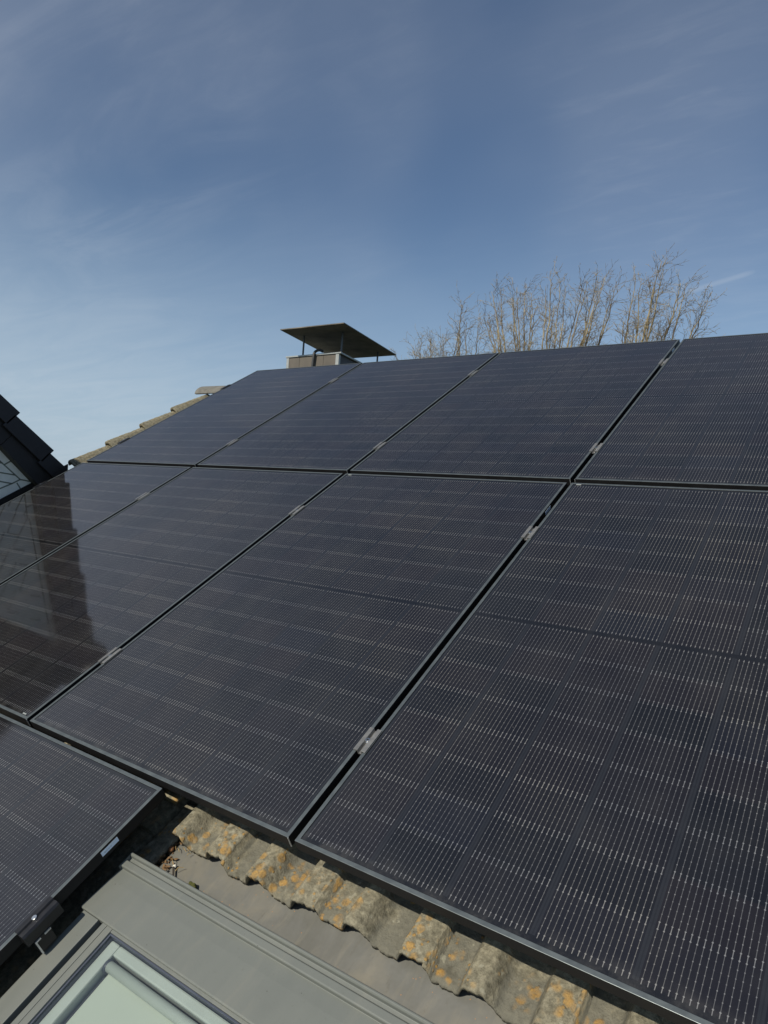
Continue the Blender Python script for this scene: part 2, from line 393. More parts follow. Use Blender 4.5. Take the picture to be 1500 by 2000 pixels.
# ---------------------------------------------------------------- mesh helpers
class MB:
    def __init__(s): s.v = []; s.f = []
    def add(s, vs, fs):
        o = len(s.v); s.v += [tuple(x) for x in vs]; s.f += [tuple(i + o for i in f) for f in fs]
    def box(s, x0, x1, y0, y1, z0, z1):
        s.add([(x0,y0,z0),(x1,y0,z0),(x1,y1,z0),(x0,y1,z0),(x0,y0,z1),(x1,y0,z1),(x1,y1,z1),(x0,y1,z1)],
              [(0,3,2,1),(4,5,6,7),(0,1,5,4),(1,2,6,5),(2,3,7,6),(3,0,4,7)])
    def prism(s, prof, x0, x1, axis=0):
        """extrude a closed (a, b) profile along an axis; axis 0: (x, a, b), axis 1: (a, y, b), axis 2: (a, b, z)"""
        n = len(prof)
        def P(t, a, b): return [(t, a, b), (a, t, b), (a, b, t)][axis]
        vs = [P(x0, a, b) for a, b in prof] + [P(x1, a, b) for a, b in prof]
        fs = [tuple(range(n)), tuple(range(2 * n - 1, n - 1, -1))]
        fs += [(i, i + n, (i + 1) % n + n, (i + 1) % n) for i in range(n)]
        s.add(vs, fs)
    def tube(s, pts, r, n=8, r1=None, caps=True):
        pts = [Vector(p) for p in pts]; m = len(pts); o = len(s.v)
        prev = None
        for i, p in enumerate(pts):
            d = (pts[min(i + 1, m - 1)] - pts[max(i - 1, 0)]).normalized()
            if prev is None:
                a = d.cross(Vector((0.3, 0.1, 1))); 
                if a.length < 1e-3: a = d.cross(Vector((1, 0, 0)))
            else: a = prev - d * prev.dot(d)
            a.normalize(); prev = a; b_ = d.cross(a)
            rr = r if r1 is None else r + (r1 - r) * i / (m - 1)
            if isinstance(r, (list, tuple)): rr = r[i]
            for k in range(n):
                t = 2 * PI * k / n
                s.v.append(tuple(p + a * math.cos(t) * rr + b_ * math.sin(t) * rr))
        for i in range(m - 1):
            for k in range(n):
                s.f.append((o + i*n + k, o + i*n + (k+1) % n, o + (i+1)*n + (k+1) % n, o + (i+1)*n + k))
        if caps:
            s.f.append(tuple(o + k for k in range(n - 1, -1, -1))); s.f.append(tuple(o + (m-1)*n + k for k in range(n)))
    def build(s, name, m, parent=None, bevel=0.0, smooth=False, fix=True):
        me = bpy.data.meshes.new(name); me.from_pydata(s.v, [], s.f); me.validate()
        if fix:
            bm = bmesh.new(); bm.from_mesh(me); bmesh.ops.recalc_face_normals(bm, faces=bm.faces); bm.to_mesh(me); bm.free()
        me.materials.append(m)
        if smooth: me.polygons.foreach_set('use_smooth', [True] * len(me.polygons))
        o = bpy.data.objects.new(name, me); C.objects.link(o)
        if parent: o.parent = parent
        if bevel:
            md = o.modifiers.new('bevel', 'BEVEL'); md.width = bevel; md.segments = 2; md.limit_method = 'ANGLE'; md.angle_limit = R(35)
        return o

def tag(o, label=None, cat=None, group=None, kind=None):
    if label: o['label'] = label
    if cat: o['category'] = cat
    if group: o['group'] = group
    if kind: o['kind'] = kind
    return o
def empty(name, loc, rot=(0, 0, 0)):
    o = bpy.data.objects.new(name, None); o.empty_display_size = 0.1; C.objects.link(o); o.location = loc; o.rotation_euler = rot
    return o
ROOFROT = (PITCH, 0, 0)
def onroof(name, u, v, z, label, cat, group=None):
    return tag(empty(name, RW(u, v, z), ROOFROT), label, cat, group)
def place(o, u, v, z):
    o.location = RW(u, v, z); o.rotation_euler = ROOFROT; return o
def copy_tree(o, parent=None):
    c = o.copy(); C.objects.link(c)
    if parent: c.parent = parent
    for ch in [x for x in bpy.data.objects if x.parent == o]: copy_tree(ch, c)
    return c

# ---------------------------------------------------------------- ground and the house under the panels
mb = MB(); mb.add([(-900, -900, -6.5), (900, -900, -6.5), (900, 900, -6.5), (-900, 900, -6.5)], [(0, 1, 2, 3)])
tag(mb.build('ground', MAT['ground'], fix=False), kind='structure')

house = tag(empty('house', (0, 0, -6.5)), 'own house whose tiled slope carries the dark solar panels', 'house')
ridge = RW(0, 1.62, -0.15)
eave = RW(0, -5.2, -0.19)
bY = ridge.y + (ridge.y - eave.y) * 0.9; bZ = ridge.z - (ridge.y - eave.y) * 0.9 * math.tan(PITCH)
o = 6.5
mb = MB()   # walls
for x0, x1 in ((-3.5, 5.6),):
    prof = [(eave.y + 0.5, 0.0), (eave.y + 0.5, o + eave.z - 0.0), (ridge.y, o + ridge.z - 0.28), (bY - 0.4, o + bZ + 0.0), (bY - 0.4, 0.0)]
    mb.prism(prof, x0, x1, 0)
mb.build('wall', MAT['render'], house)
mb = MB()   # roof: corrugated slope (mostly hidden by panels) and the far slope
def sstep(t): t = max(0.0, min(1.0, t)); return t * t * (3 - 2 * t)
def prof_h(x):
    x = x % 0.298
    def hump(a, b, e0, e1):
        if x <= a or x >= b + 0.001 and e1 > 0: return 0.0
        k = sstep((x - a) / e0) * (sstep((b - x) / e1) if e1 > 0 else 1.0)
        c = (x - (a + b) / 2) / ((b - a) / 2)
        return k * (1.0 - 0.14 * c * c)
    return 0.040 * max(hump(0.060, 0.158, 0.026, 0.040), hump(0.210, 0.298, 0.026, 0.0))
us = [-3.62 + 0.02 * i for i in range(int(9.4 / 0.02))]
vs_ = []
v = -5.2
while v < 1.62:
    vs_ += [(v, 0.0), (v + 0.333, -0.018)]; v += 0.335
grid = []
for (vv, dz) in vs_:
    grid.append([RW(u, min(vv, 1.62), -0.188 + dz + prof_h(u + 0.235 + 2.98) * (0.0 if (vv < -1.60 and -0.47 < u < 1.75) else 1.0)) for u in us])
hole = lambda u, v: (-0.40 < u < 0.66 and -3.1 < v < -2.06)
vsx = []; fs = []; nu = len(us)
for r_ in grid: vsx += [p - Vector((0, 0, -6.5)) for p in r_]
for i in range(len(grid) - 1):
    for j in range(nu - 1):
        if hole(us[j], vs_[i][0]) or hole(us[j], vs_[i + 1][0]): continue
        fs.append((i*nu + j, i*nu + j + 1, (i+1)*nu + j + 1, (i+1)*nu + j))
mb.add(vsx, fs)
a_ = Vector((-3.8, ridge.y, ridge.z + o)); 
mb.add([(-3.85, ridge.y, ridge.z + o), (5.8, ridge.y, ridge.z + o), (5.8, bY, bZ + o), (-3.85, bY, bZ + o)], [(0, 1, 2, 3)])
mb.build('roof', MAT['tile_plain'], house, fix=False)

# ---------------------------------------------------------------- solar panels
def ring(mb, x0, x1, y0, y1, w_, z0, z1):
    mb.add([(x0,y0,z1),(x1,y0,z1),(x1,y1,z1),(x0,y1,z1),(x0+w_,y0+w_,z1),(x1-w_,y0+w_,z1),(x1-w_,y1-w_,z1),(x0+w_,y1-w_,z1),
            (x0,y0,z0),(x1,y0,z0),(x1,y1,z0),(x0,y1,z0),(x0+w_,y0+w_,z0),(x1-w_,y0+w_,z0),(x1-w_,y1-w_,z0),(x0+w_,y1-w_,z0)],
           [(0,1,5,4),(1,2,6,5),(2,3,7,6),(3,0,4,7),(8,9,1,0),(9,10,2,1),(10,11,3,2),(11,8,0,3),
            (4,5,13,12),(5,6,14,13),(6,7,15,14),(7,4,12,15),(12,13,9,8),(13,14,10,9),(14,15,11,10),(15,12,8,11)])
FH = 0.031
def make_panel():
    root = empty('solar_panel', (0, 0, 0), ROOFROT)
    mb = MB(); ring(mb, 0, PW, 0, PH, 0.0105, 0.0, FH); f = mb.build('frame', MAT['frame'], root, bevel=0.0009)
    f.data.materials.append(MAT['frame_shade'])
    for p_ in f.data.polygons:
        if abs(p_.normal.z) < 0.5: p_.material_index = 1  # upright faces get the copy with painted shade
    mb = MB(); mb.box(0.0112, PW - 0.0112, 0.0112, PH - 0.0112, FH - 0.0065, FH - 0.0016); mb.build('cell_sheet', MAT['cells'], root)
    return root
proto = make_panel()
panels = {}
PG = 'black solar panels laid in rows on the roof'
desc = {
 ('A', 1): 'leftmost solar panel of the top row, below the chimney',
 ('A', 2): 'solar panel of the top row just right of the chimney panel',
 ('A', 3): 'third solar panel from the left in the top row, below the bare trees',
 ('A', 4): 'rightmost solar panel of the top row, cut by the photo edge',
 ('B', 1): 'leftmost solar panel of the middle row, mirroring the dark gable',
 ('B', 2): 'middle-row solar panel half dark with the gable mirrored, half blue',
 ('B', 3): 'large middle-row solar panel ending above the first lichened roof tiles',
 ('B', 4): 'largest nearest solar panel at the right above the row of lichened tiles',
 ('C', 1): 'lowest solar panel at bottom left beside the grey roof window'}
first = True
for (r_, k), lab in desc.items():
    c = proto if first else copy_tree(proto); first = False
    p = PW + GU
    if r_ == 'A': u, v = (k - 4) * p + GU / 2 + 0.001, GV / 2
    if r_ == 'B': u, v = (k - 4) * p + GU / 2, -GV / 2 - PH
    if r_ == 'C': u, v = -0.444 - PW, -1.806 - PH
    place(c, u, v, -FH); tag(c, lab, 'solar panel', PG); panels[(r_, k)] = c
# bright slivers put in as sun glints on frame corners, serial labels, drainage clips
def corner(pk, x, y):
    mb = MB(); mb.box(x - 0.0012, x + 0.0009, y - 0.0009, y + 0.0012, 0.001, FH - 0.001)
    mb.build('corner_glint', MAT['rawalu_glint'], panels[pk])  # bare metal colour stands for sun on the corner edge
for pk in (('B', 3), ('B', 2), ('A', 3), ('A', 2), ('A', 1)): corner(pk, PW, 0.0)
for pk in (('A', 4),): corner(pk, 0.0, 0.0)
def label(pk, y, l=0.058, side=1):
    mb = MB(); mb.box(-0.0003, 0.0003, -l / 2, l / 2, -0.0065, 0.0065)
    ob = mb.build('serial_label', MAT['sticker'], panels[pk]); ob.location = (PW + 0.0004 if side > 0 else -0.0004, y, FH - 0.0135)
    ob['label'] = 'pale blue serial sticker on the frame side'
label(('C', 1), PH - 0.178, 0.050)
label(('B', 3), PH - 0.2065, 0.052)
label(('A', 3), 1.625, 0.050)
def clip(pk, x, y):
    mb = MB(); mb.box(x, x + 0.020, y, y + 0.0045, FH - 0.0013, FH + 0.0006)
    mb.build('drain_clip', MAT['trim'], panels[pk])
clip(('B', 4), 0.024, PH - 0.017); clip(('B', 3), 0.024, PH - 0.017); clip(('B', 2), PW - 0.045, 0.0125)

# ---------------------------------------------------------------- mounting rails
def make_rail(u0, u1, v, label):
    root = onroof('mounting_rail', u0, v, -FH - 0.042, label, 'rail', 'mounting rails under the panels')
    L = u1 - u0
    mb = MB(); mb.box(0, L, -0.02, 0.02, 0.0, 0.040); mb.build('rail_body', MAT['clamp_black'], root, bevel=0.001)
    for uu in np.arange(0.35, L, 1.2):
        mb = MB(); mb.box(uu, uu + 0.035, -0.06, -0.021, -0.085, 0.02); mb.build('roof_hook', MAT['frame_shade'], root)
    return root
make_rail(-3.50, 1.16, 1.405, 'black rail under the upper clamps of the top row')
make_rail(-3.50, 1.16, 0.315, 'black rail under the lower clamps of the top row')
make_rail(-3.52, 1.16, -0.395, 'black rail under the upper clamps of the middle row')
make_rail(-3.50, 1.16, -1.465, 'black rail under the lower clamps of the middle row')
r5 = make_rail(-1.60, -0.420, -2.200, 'black rail end poking out below the lowest panel beside the roof window')
mb = MB()
e0 = 1.1805
for (y0, y1, z0, z1) in ((-0.020, -0.0165, 0.0, 0.040), (0.004, 0.020, 0.0365, 0.040), (-0.0165, -0.006, 0.0365, 0.040)):
    mb.box(e0, e0 + 0.0035, y0, y1, z0, z1)
mb.build('cut_end', MAT['rawalu_glint'], r5)

# ---------------------------------------------------------------- clamps
def make_mid():
    root = empty('panel_clamp', (0, 0, 0), ROOFROT)
    L = 0.040
    mb = MB()
    prof = [(-0.019, 0.0003), (-0.0085, 0.0003), (-0.0070, -0.010), (0.0070, -0.010), (0.0085, 0.0003), (0.019, 0.0003),
            (0.019, 0.0034), (0.0060, 0.0040), (0.0045, -0.0065), (-0.0045, -0.0065), (-0.0060, 0.0040), (-0.019, 0.0034)]
    mb.prism(prof, -L, L, 1); mb.build('clamp_body', MAT['clamp'], root, bevel=0.0005)
    mb = MB(); mb.tube([(0, 0, -0.0064), (0, 0, 0.0035)], 0.0062, 14); mb.tube([(0, 0, -0.006), (0, 0, 0.0)], 0.0085, 16)
    b_ = mb.build('bolt', MAT['steel'], root, bevel=0.0006)
    mb = MB(); mb.tube([(0, 0, 0.0036), (0, 0, 0.0038)], 0.0032, 6); mb.build('socket', MAT['black'], b_)
    return root
mids = [
 (-2.317, -0.385, 'panel clamp at the seam of the dark-mirroring left panels, middle row'),
 (-1.154, -0.395, 'upper clamp between the half-dark panel and the next middle-row panel'),
 (0.0, -0.412, 'upper clamp on the widest seam beside the pale sticker'),
 (-1.154, -1.458, 'lower clamp where the mirrored dark gable ends in the middle row'),
 (0.0, -1.472, 'nearest panel clamp with a bright bolt, above the lichened tiles'),
 (-2.308, 0.330, 'lower clamp of the seam that runs up to the chimney'),
 (-2.308, 1.405, 'upper clamp of the seam that runs up to the chimney'),
 (-1.154, 0.308, 'lower clamp on the top-row seam right of the chimney seam'),
 (-1.154, 1.395, 'upper clamp on the top-row seam at the left end of the bare trees'),
 (0.0, 0.312, 'lower clamp on the rightmost top-row seam'),
 (0.0, 1.406, 'upper clamp on the rightmost top-row seam, near the ridge')]
mp = make_mid(); first = True
for u, v, lab in mids:
    c = mp if first else copy_tree(mp); first = False
    place(c, u, v, 0); tag(c, lab, 'clamp', 'clamps between neighbouring panels')
def make_end():
    root = empty('end_clamp', (0, 0, 0), ROOFROT)
    L = 0.046
    mb = MB()   # local x points away from the panel
    prof = [(-0.009, 0.0003), (0.0012, 0.0003), (0.0012, -0.030), (0.026, -0.030), (0.026, -0.004), (0.022, 0.0015), (0.012, 0.002), (0.0095, -0.0015), (0.0065, -0.0015), (0.004, 0.0038), (-0.009, 0.0036)]
    mb.prism(prof, -L, L, 1); mb.build('clamp_body', MAT['clamp_black'], root, bevel=0.0006)
    mb = MB(); mb.tube([(0.008, -0.004, -0.0015), (0.008, -0.004, 0.006)], 0.0062, 14); mb.build('bolt', MAT['steel'], root, bevel=0.0006)
    return root
ep = make_end(); place(ep, -0.444, -2.187, 0); tag(ep, 'black end clamp with silver bolt on the lowest panel, beside the roof window', 'clamp', 'end clamps on outer panel edges')
uL = -3 * (PW + GU) + GU / 2 - PW + (PW + GU)
for du, v, lab in ((0.0, -0.345, 'black end clamp on the left edge by the pale gable cladding'), (0.0, 0.345, 'lower end clamp on the left edge beside the verge tiles'), (0.0, 1.405, 'top end clamp on the left edge by the ridge tile')):
    c = copy_tree(ep); c.location = RW(-3 * (PW + GU) + GU / 2 + du, v, 0); c.rotation_euler = (Matrix.Rotation(PITCH, 3, 'X') @ Matrix.Rotation(PI, 3, 'Z')).to_euler()
    tag(c, lab, 'clamp', 'end clamps on outer panel edges')

# ---------------------------------------------------------------- roof tiles
def make_tile(name, x0, x1, L, seed, res=0.003, thick=0.014, slope=-0.055, ragged=0.0042, mat='tile', rough=0.0016, hfun=prof_h):
    """tile with local x across (profile phase in x), local y up the slope, front edge at y = 0"""
    nx = max(4, int((x1 - x0) / res)); ny = max(4, int(L / (res * 1.6)))
    vs = []; fs = []
    for side in (0, 1):
        for j in range(ny + 1):
            for i in range(nx + 1):
                x = min(x0 + (x1 - x0) * i / nx, 0.2975) if hfun is prof_h else x0 + (x1 - x0) * i / nx; y = L * (j / ny) ** 1.15
                q = Vector((x * 1.0 + seed * 7.31, y, seed * 3.1))
                edge = math.exp(-y / 0.012)
                yy = y + edge * (noise.noise(q * 210) * ragged * 0.55 + noise.noise(q * 95) * ragged * 0.8 + noise.noise(q * 28) * ragged)
                z = hfun(x) - 0.034 + slope * y
                z += noise.noise(q * 120) * rough + noise.noise(q * 34) * rough * 1.1
                if side == 0:
                    z -= edge * edge * 0.004
                else:
                    z -= thick + noise.noise(q * 70 + Vector((5, 5, 5))) * 0.002
                xx = x
                ex = min(x - x0, x1 - x)
                if ex < 0.006 and side == 0: z -= (0.006 - ex) * 0.35
                vs.append((xx - x0, yy, z))
    n1 = nx + 1; off = n1 * (ny + 1)
    for j in range(ny):
        for i in range(nx):
            a = j * n1 + i
            fs.append((a, a + 1, a + 1 + n1, a + n1)); fs.append((off + a, off + a + n1, off + a + n1 + 1, off + a + 1))
    for i in range(nx):
        fs.append((i + 1, i, off + i, off + i + 1)); a = ny * n1 + i; fs.append((a, a + 1, off + a + 1, off + a))
    for j in range(ny):
        a = j * n1; fs.append((a, a + n1, off + a + n1, off + a)); a = j * n1 + nx; fs.append((a + n1, a, off + a, off + a + n1))
    mb = MB(); mb.add(vs, fs)
    o_ = mb.build(name, MAT[mat], fix=False, smooth=True)
    return o_
ZT = -0.131
TG = 'lichened concrete tiles above the roof window'
tl = ['cut roof tile at the left end of the row, bare grey with an orange patch',
      'second lichened tile from the left, below the corner where two panels meet',
      'third lichened tile from the left, two clusters of orange lichen',
      'fourth lichened tile along the panel edge, brown and rough',
      'fifth lichened tile along the panel edge, near the photo bottom',
      'last lichened tile at the bottom edge of the photo']
edges = [-0.235, 0.063, 0.361, 0.659, 0.957, 1.255]
for i, e in enumerate(edges):
    x0 = 0.092 if i == 0 else -0.010
    t = make_tile('roof_tile', x0, 0.298 - 0.001, 0.36, i + 1)
    place(t, e - 0.297 + x0, -1.842 + (0.0, -0.006, 0.001, -0.004, 0.002, 0.0)[i], ZT + (0.004, 0.0, 0.001, -0.001, 0.0, 0.001)[i])
    tag(t, tl[i], 'roof tile', TG)
TG2 = 'roof tiles around the gap beside the lowest panel'
for (x0, x1, u0, v0, L, z, lab, sd_) in (
    (0.0, 0.115, -0.520, -1.762, 0.36, ZT - 0.004, 'short tile whose sunlit front edge meets the cut tile', 11),
    (0.0, 0.297, -0.819, -1.762, 0.36, ZT - 0.004, 'tile with a sunlit front edge just behind the lowest panel corner', 12),
    (0.0, 0.297, -0.745, -2.10, 0.37, ZT - 0.020, 'shaded tile beside the debris gap, lying right of the lowest panel', 13),
    (0.0, 0.297, -1.044, -2.10, 0.37, ZT - 0.020, 'shaded tile tucked under the lowest panel corner', 14)):
    t = make_tile('roof_tile', x0, x1, L, sd_, res=0.005)
    place(t, u0, v0, z); tag(t, lab, 'roof tile', TG2)
# verge tiles on the left edge
def verge_h(x):
    # high rounded rim at the outer (left) side falling to the trough
    if x < 0.02: return 0.080 + 0.016 * math.sin(PI / 2 * x / 0.02)
    t = min(1.0, (x - 0.02) / 0.12)
    return 0.096 * (0.5 + 0.5 * math.cos(PI * t)) ** 1.0
vfront = [0.066, 0.398, 0.730, 1.058]
for i, v0 in enumerate(vfront):
    t = make_tile('verge_tile', 0.0, 0.34, 0.37 if i < 3 else 0.40, 30 + i, res=0.006, thick=0.026, slope=-0.100, rough=0.002, hfun=verge_h, mat='tile_plain')
    place(t, -3.80, v0, -0.034 - 0.060)
    tag(t, ['lowest weathered verge tile, touching the black gable tiles', 'second weathered verge tile up from the black gable',
            'third weathered verge tile up the left roof edge', 'uppermost verge tile, just under the grey ridge tile'][i], 'verge tile', 'weathered verge tiles along the left roof edge')
# ridge tiles
def make_ridge(L):
    mb = MB(); n = 14; vs = []; fs = []
    for s_, rr in ((0, 0.105), (1, 0.088)):
        for x in (0.0, 0.02, L - 0.02, L):
            for k in range(n + 1):
                t = PI * (0.04 + 0.92 * k / n)
                r2 = rr + (0.006 if (x < 0.03 and s_ == 0) else 0)
                vs.append((x, math.cos(t) * r2 * 1.1, math.sin(t) * r2 * 0.85))
    for s_ in (0, 1):
        for j in range(3):
            for k in range(n):
                a = s_ * 4 * (n + 1) + j * (n + 1) + k
                fs.append((a, a + 1, a + n + 2, a + n + 1))
    o1 = 4 * (n + 1)
    for k in range(n):
        fs.append((k, k + 1, o1 + k + 1, o1 + k)); a = 3 * (n + 1) + k; fs.append((a, a + 1, o1 + a + 1, o1 + a))
    for j in range(3):
        a = j * (n + 1); fs.append((a, a + n + 1, o1 + a + n + 1, o1 + a)); a += n; fs.append((a, a + n + 1, o1 + a + n + 1, o1 + a))
    mb.add(vs, fs)
    return mb.build('ridge_tile', MAT['ridge'], smooth=False, bevel=0.003)
MAT['ridge'] = plain('grey_ridge_tile', (0.145, 0.14, 0.122), 0.85, 0, 0.3, 25, 0.4, 120)
rp = None
for i in range(9):
    o_ = make_ridge(0.40) if rp is None else rp.copy()
    if rp is None: rp = o_
    else: C.objects.link(o_)
    o_.location = RW(-3.90 + 0.385 * i, 1.52, -0.125)
    tag(o_, 'pale grey ridge tile at the left end of the ridge' if i == 0 else 'grey ridge tile under the top panel edge, further along the ridge', 'ridge tile', 'ridge tiles')

# ---------------------------------------------------------------- flashing above the window
root = onroof('window_apron', 0, -1.9, -0.1835, 'weathered grey metal apron between lichened tiles and roof window', 'flashing')
mb = MB()
vs = []; fs = []; nx, ny = 90, 14
for j in range(ny + 1):
    for i in range(nx + 1):
        x = -0.432 + 2.0 * i / nx; y = -0.05 + 0.24 * j / ny
        z = 0.0025 * noise.noise(Vector((x * 3, y * 9, 2))) + 0.0015 * noise.noise(Vector((x * 14, y * 16, 5)))
        e = (x + 0.432)
        z += 0.010 * math.exp(-e / 0.008)
        vs.append((x, y, z))
for j in range(ny):
    for i in range(nx):
        a = j * (nx + 1) + i; fs.append((a, a + 1, a + nx + 2, a + nx + 1))
mb.add(vs, fs)
o_ = mb.build('apron_sheet', MAT['flash'], root, smooth=True, fix=False)
md = o_.modifiers.new('t', 'SOLIDIFY'); md.thickness = 0.0012

# ---------------------------------------------------------------- roof window
UL, UR = -0.437, 0.690
sk = onroof('roof_window', 0, -2.1, -0.17, 'grey aluminium roof window with a pale blind behind its glass', 'roof window')
Z0 = 0.17; Y0 = 2.1     # local = roof coordinates shifted
def LZ(z): return z + Z0
def LY(v): return v + Y0
mb = MB()
prof = [(-1.9475, -0.17), (-1.9475, -0.0765), (-1.9515, -0.0755), (-1.9550, -0.0790), (-1.9560, -0.0880), (-1.9640, -0.0885), (-1.9680, -0.0800), (-1.9830, -0.0785), (-1.9855, -0.0805),
        (-1.9865, -0.0900), (-2.0205, -0.0850), (-2.1010, -0.0780), (-2.1045, -0.0800), (-2.1050, -0.0925), (-2.0990, -0.0930), (-2.0600, -0.17)]
mb.prism([(LY(a), LZ(b)) for a, b in prof], UL - 0.006, UR + 0.006, 0)
hood = mb.build('hood', MAT['hood'], sk, bevel=0.0011)
mb = MB(); mb.box(UL - 0.0075, UL - 0.0050, LY(-1.990), LY(-1.9475), LZ(-0.115), LZ(-0.079))
mb.build('hood_end', MAT['hood'], hood)
mb = MB()  # left and right jamb covers
for s_, a, b_ in ((1, -0.429, -0.370), (-1, UR - 0.059, UR)):
    mb.box(a, b_, LY(-3.10), LY(-2.1052), LZ(-0.17), LZ(-0.0815))
mb.build('jamb_cover', MAT['hood'], sk, bevel=0.0015)
mb = MB()
for a, b_ in ((-0.3699, -0.3545), (UR - 0.0745, UR - 0.0591)): mb.box(a, b_, LY(-3.09), LY(-2.085), LZ(-0.16), LZ(-0.103))
mb.build('groove', MAT['hood_dark'], sk)
mb = MB()
for a, b_ in ((-0.3545, -0.3385), (-0.3372, -0.3180), (UR - 0.0905, UR - 0.0745), (UR - 0.111, UR - 0.0918)):
    mb.box(a, b_, LY(-3.08), LY(-2.088), LZ(-0.15), LZ(-0.0835))
mb.box(-0.3180, UR - 0.111, LY(-2.1110), LY(-2.088), LZ(-0.15), LZ(-0.0850))
sash = mb.build('sash', MAT['hood'], sk, bevel=0.0012)
mb = MB()
gx0, gx1 = -0.3178, UR - 0.1112
for a, b_, c_, d_ in ((gx0, gx0 + 0.0045, -3.06, -2.1112), (gx1 - 0.0045, gx1, -3.06, -2.1112), (gx0 + 0.0046, gx1 - 0.0046, -2.1155, -2.1112)):
    mb.box(a, b_, LY(c_), LY(d_), LZ(-0.15), LZ(-0.0880))
mb.build('gasket', MAT['gasket'], sash, bevel=0.001)
mb = MB(); mb.box(gx0 + 0.0047, gx1 - 0.0047, LY(-3.05), LY(-2.1157), LZ(-0.0935), LZ(-0.0915)); mb.build('glass_pane', MAT['glass'], sk)
# inside: pale sash frame, blind tube and fabric
mb = MB()
ix0, ix1 = gx0 + 0.0047, gx1 - 0.0047
mb.box(ix0, ix0 + 0.030, LY(-3.04), LY(-2.1165), LZ(-0.150), LZ(-0.1020))
mb.box(ix1 - 0.030, ix1, LY(-3.04), LY(-2.1165), LZ(-0.150), LZ(-0.1020))
mb.box(ix0 + 0.0301, ix1 - 0.0301, LY(-2.140), LY(-2.1165), LZ(-0.150), LZ(-0.1020))
mb.build('inner_frame', MAT['pale'], sk, bevel=0.004)
bl = MB(); bl.tube([(ix0 + 0.0396, LY(-2.158), LZ(-0.112)), (ix1 - 0.02, LY(-2.158), LZ(-0.112))], 0.0115, 20)
tb = bl.build('blind_tube', MAT['tube'], sk, smooth=True)
mb = MB(); mb.tube([(ix0 + 0.0305, LY(-2.158), LZ(-0.1145)), (ix0 + 0.0395, LY(-2.158), LZ(-0.1145))], 0.0150, 20); mb.build('tube_bracket', MAT['gasket'], tb, bevel=0.002)
mb = MB(); mb.box(ix0 + 0.040, ix1 - 0.040, LY(-3.03), LY(-2.160), LZ(-0.1245), LZ(-0.1235)); mb.build('blind_fabric', MAT['fabric'], sk)
mb = MB(); mb.box(ix0 + 0.0375, ix0 + 0.0395, LY(-3.03), LY(-2.176), LZ(-0.1235), LZ(-0.1215)); mb.box(ix1 - 0.0395, ix1 - 0.0375, LY(-3.03), LY(-2.176), LZ(-0.1235), LZ(-0.1215))
mb.build('guide_edge', MAT['gasket'], sk)
mb = MB(); mb.box(gx0 - 0.09, gx1 + 0.09, LY(-3.10), LY(-2.10), LZ(-0.34), LZ(-0.20)); mb.build('reveal', MAT['pale'], sk)

# ---------------------------------------------------------------- debris in the gap
def blob(name, u, v, z, r, m, label, cat, sq=(1, 1, 1), seed=0, amp=0.2, sub=3):
    bm = bmesh.new(); bmesh.ops.create_icosphere(bm, subdivisions=sub, radius=r)
    for vv in bm.verts:
        k = 1 + amp * noise.noise(vv.co / r * 1.7 + Vector((seed, 0, 0)))
        vv.co = Vector((vv.co.x * sq[0], vv.co.y * sq[1], vv.co.z * sq[2])) * k
    me = bpy.data.meshes.new(name); bm.to_mesh(me); bm.free(); me.materials.append(m)
    me.polygons.foreach_set('use_smooth', [True] * len(me.polygons))
    o_ = bpy.data.objects.new(name, me); C.objects.link(o_); place(o_, u, v, z); tag(o_, label, cat); return o_
MAT['nut'] = plain('nut_brown', (0.22, 0.10, 0.04), 0.5, 0, 0.3, 60)
MAT['shell'] = plain('shell_white', (0.75, 0.73, 0.65), 0.4, 0, 0.1, 60)
MAT['twig'] = plain('twig', (0.05, 0.042, 0.035), 0.8, 0, 0.3, 60)
MAT['straw'] = plain('straw', (0.42, 0.30, 0.13), 0.8, 0, 0.3, 60)
MAT['leaf'] = plain('dry_leaf', (0.17, 0.10, 0.045), 0.8, 0, 0.4, 80)
MAT['moss'] = plain('moss', (0.075, 0.080, 0.018), 0.95, 0, 0.5, 90, 0.8, 300)
blob('acorn', -0.437, -1.862, -0.166, 0.0072, MAT['nut'], 'round brown nut lying in the gap beside the shaded tile', 'nut', (1, 1.15, 0.9), 1, 0.1)
blob('snail_shell', -0.393, -1.893, -0.174, 0.0052, MAT['shell'], 'tiny white snail shell on the apron by the debris', 'shell', (1, 1, 0.8), 2, 0.15)
blob('moss_clump', -0.300, -1.915, -0.174, 0.011, MAT['moss'], 'small green-brown moss clump against the window hood', 'moss', (1.5, 0.9, 0.6), 3, 0.6)
mb = MB(); mb.tube([(-0.392, -1.896, -0.172), (-0.375, -1.912, -0.173), (-0.352, -1.932, -0.168)], 0.0030, 7, 0.0020)
o_ = mb.build('twig', MAT['twig'], smooth=True); place(o_, 0, 0, 0); tag(o_, 'short dark twig leaning on the window hood', 'twig')
rr = random.Random(5)
mb = MB()
for k in range(11):
    u, v = -0.432 + rr.uniform(0, 0.055), -1.842 - rr.uniform(-0.01, 0.07)
    a = rr.uniform(0, PI); l = rr.uniform(0.008, 0.022)
    mb.tube([(u, v, -0.172), (u + l * 0.5 * math.cos(a), v + l * 0.5 * math.sin(a), -0.168 + rr.uniform(0, 0.006)), (u + l * math.cos(a), v + l * math.sin(a), -0.173)], 0.0008, 5)
o_ = mb.build('straw', MAT['straw']); place(o_, 0, 0, 0); tag(o_, 'tangle of dry straw caught in the gap beside the cut tile', 'straw', kind='stuff')
mb = MB()
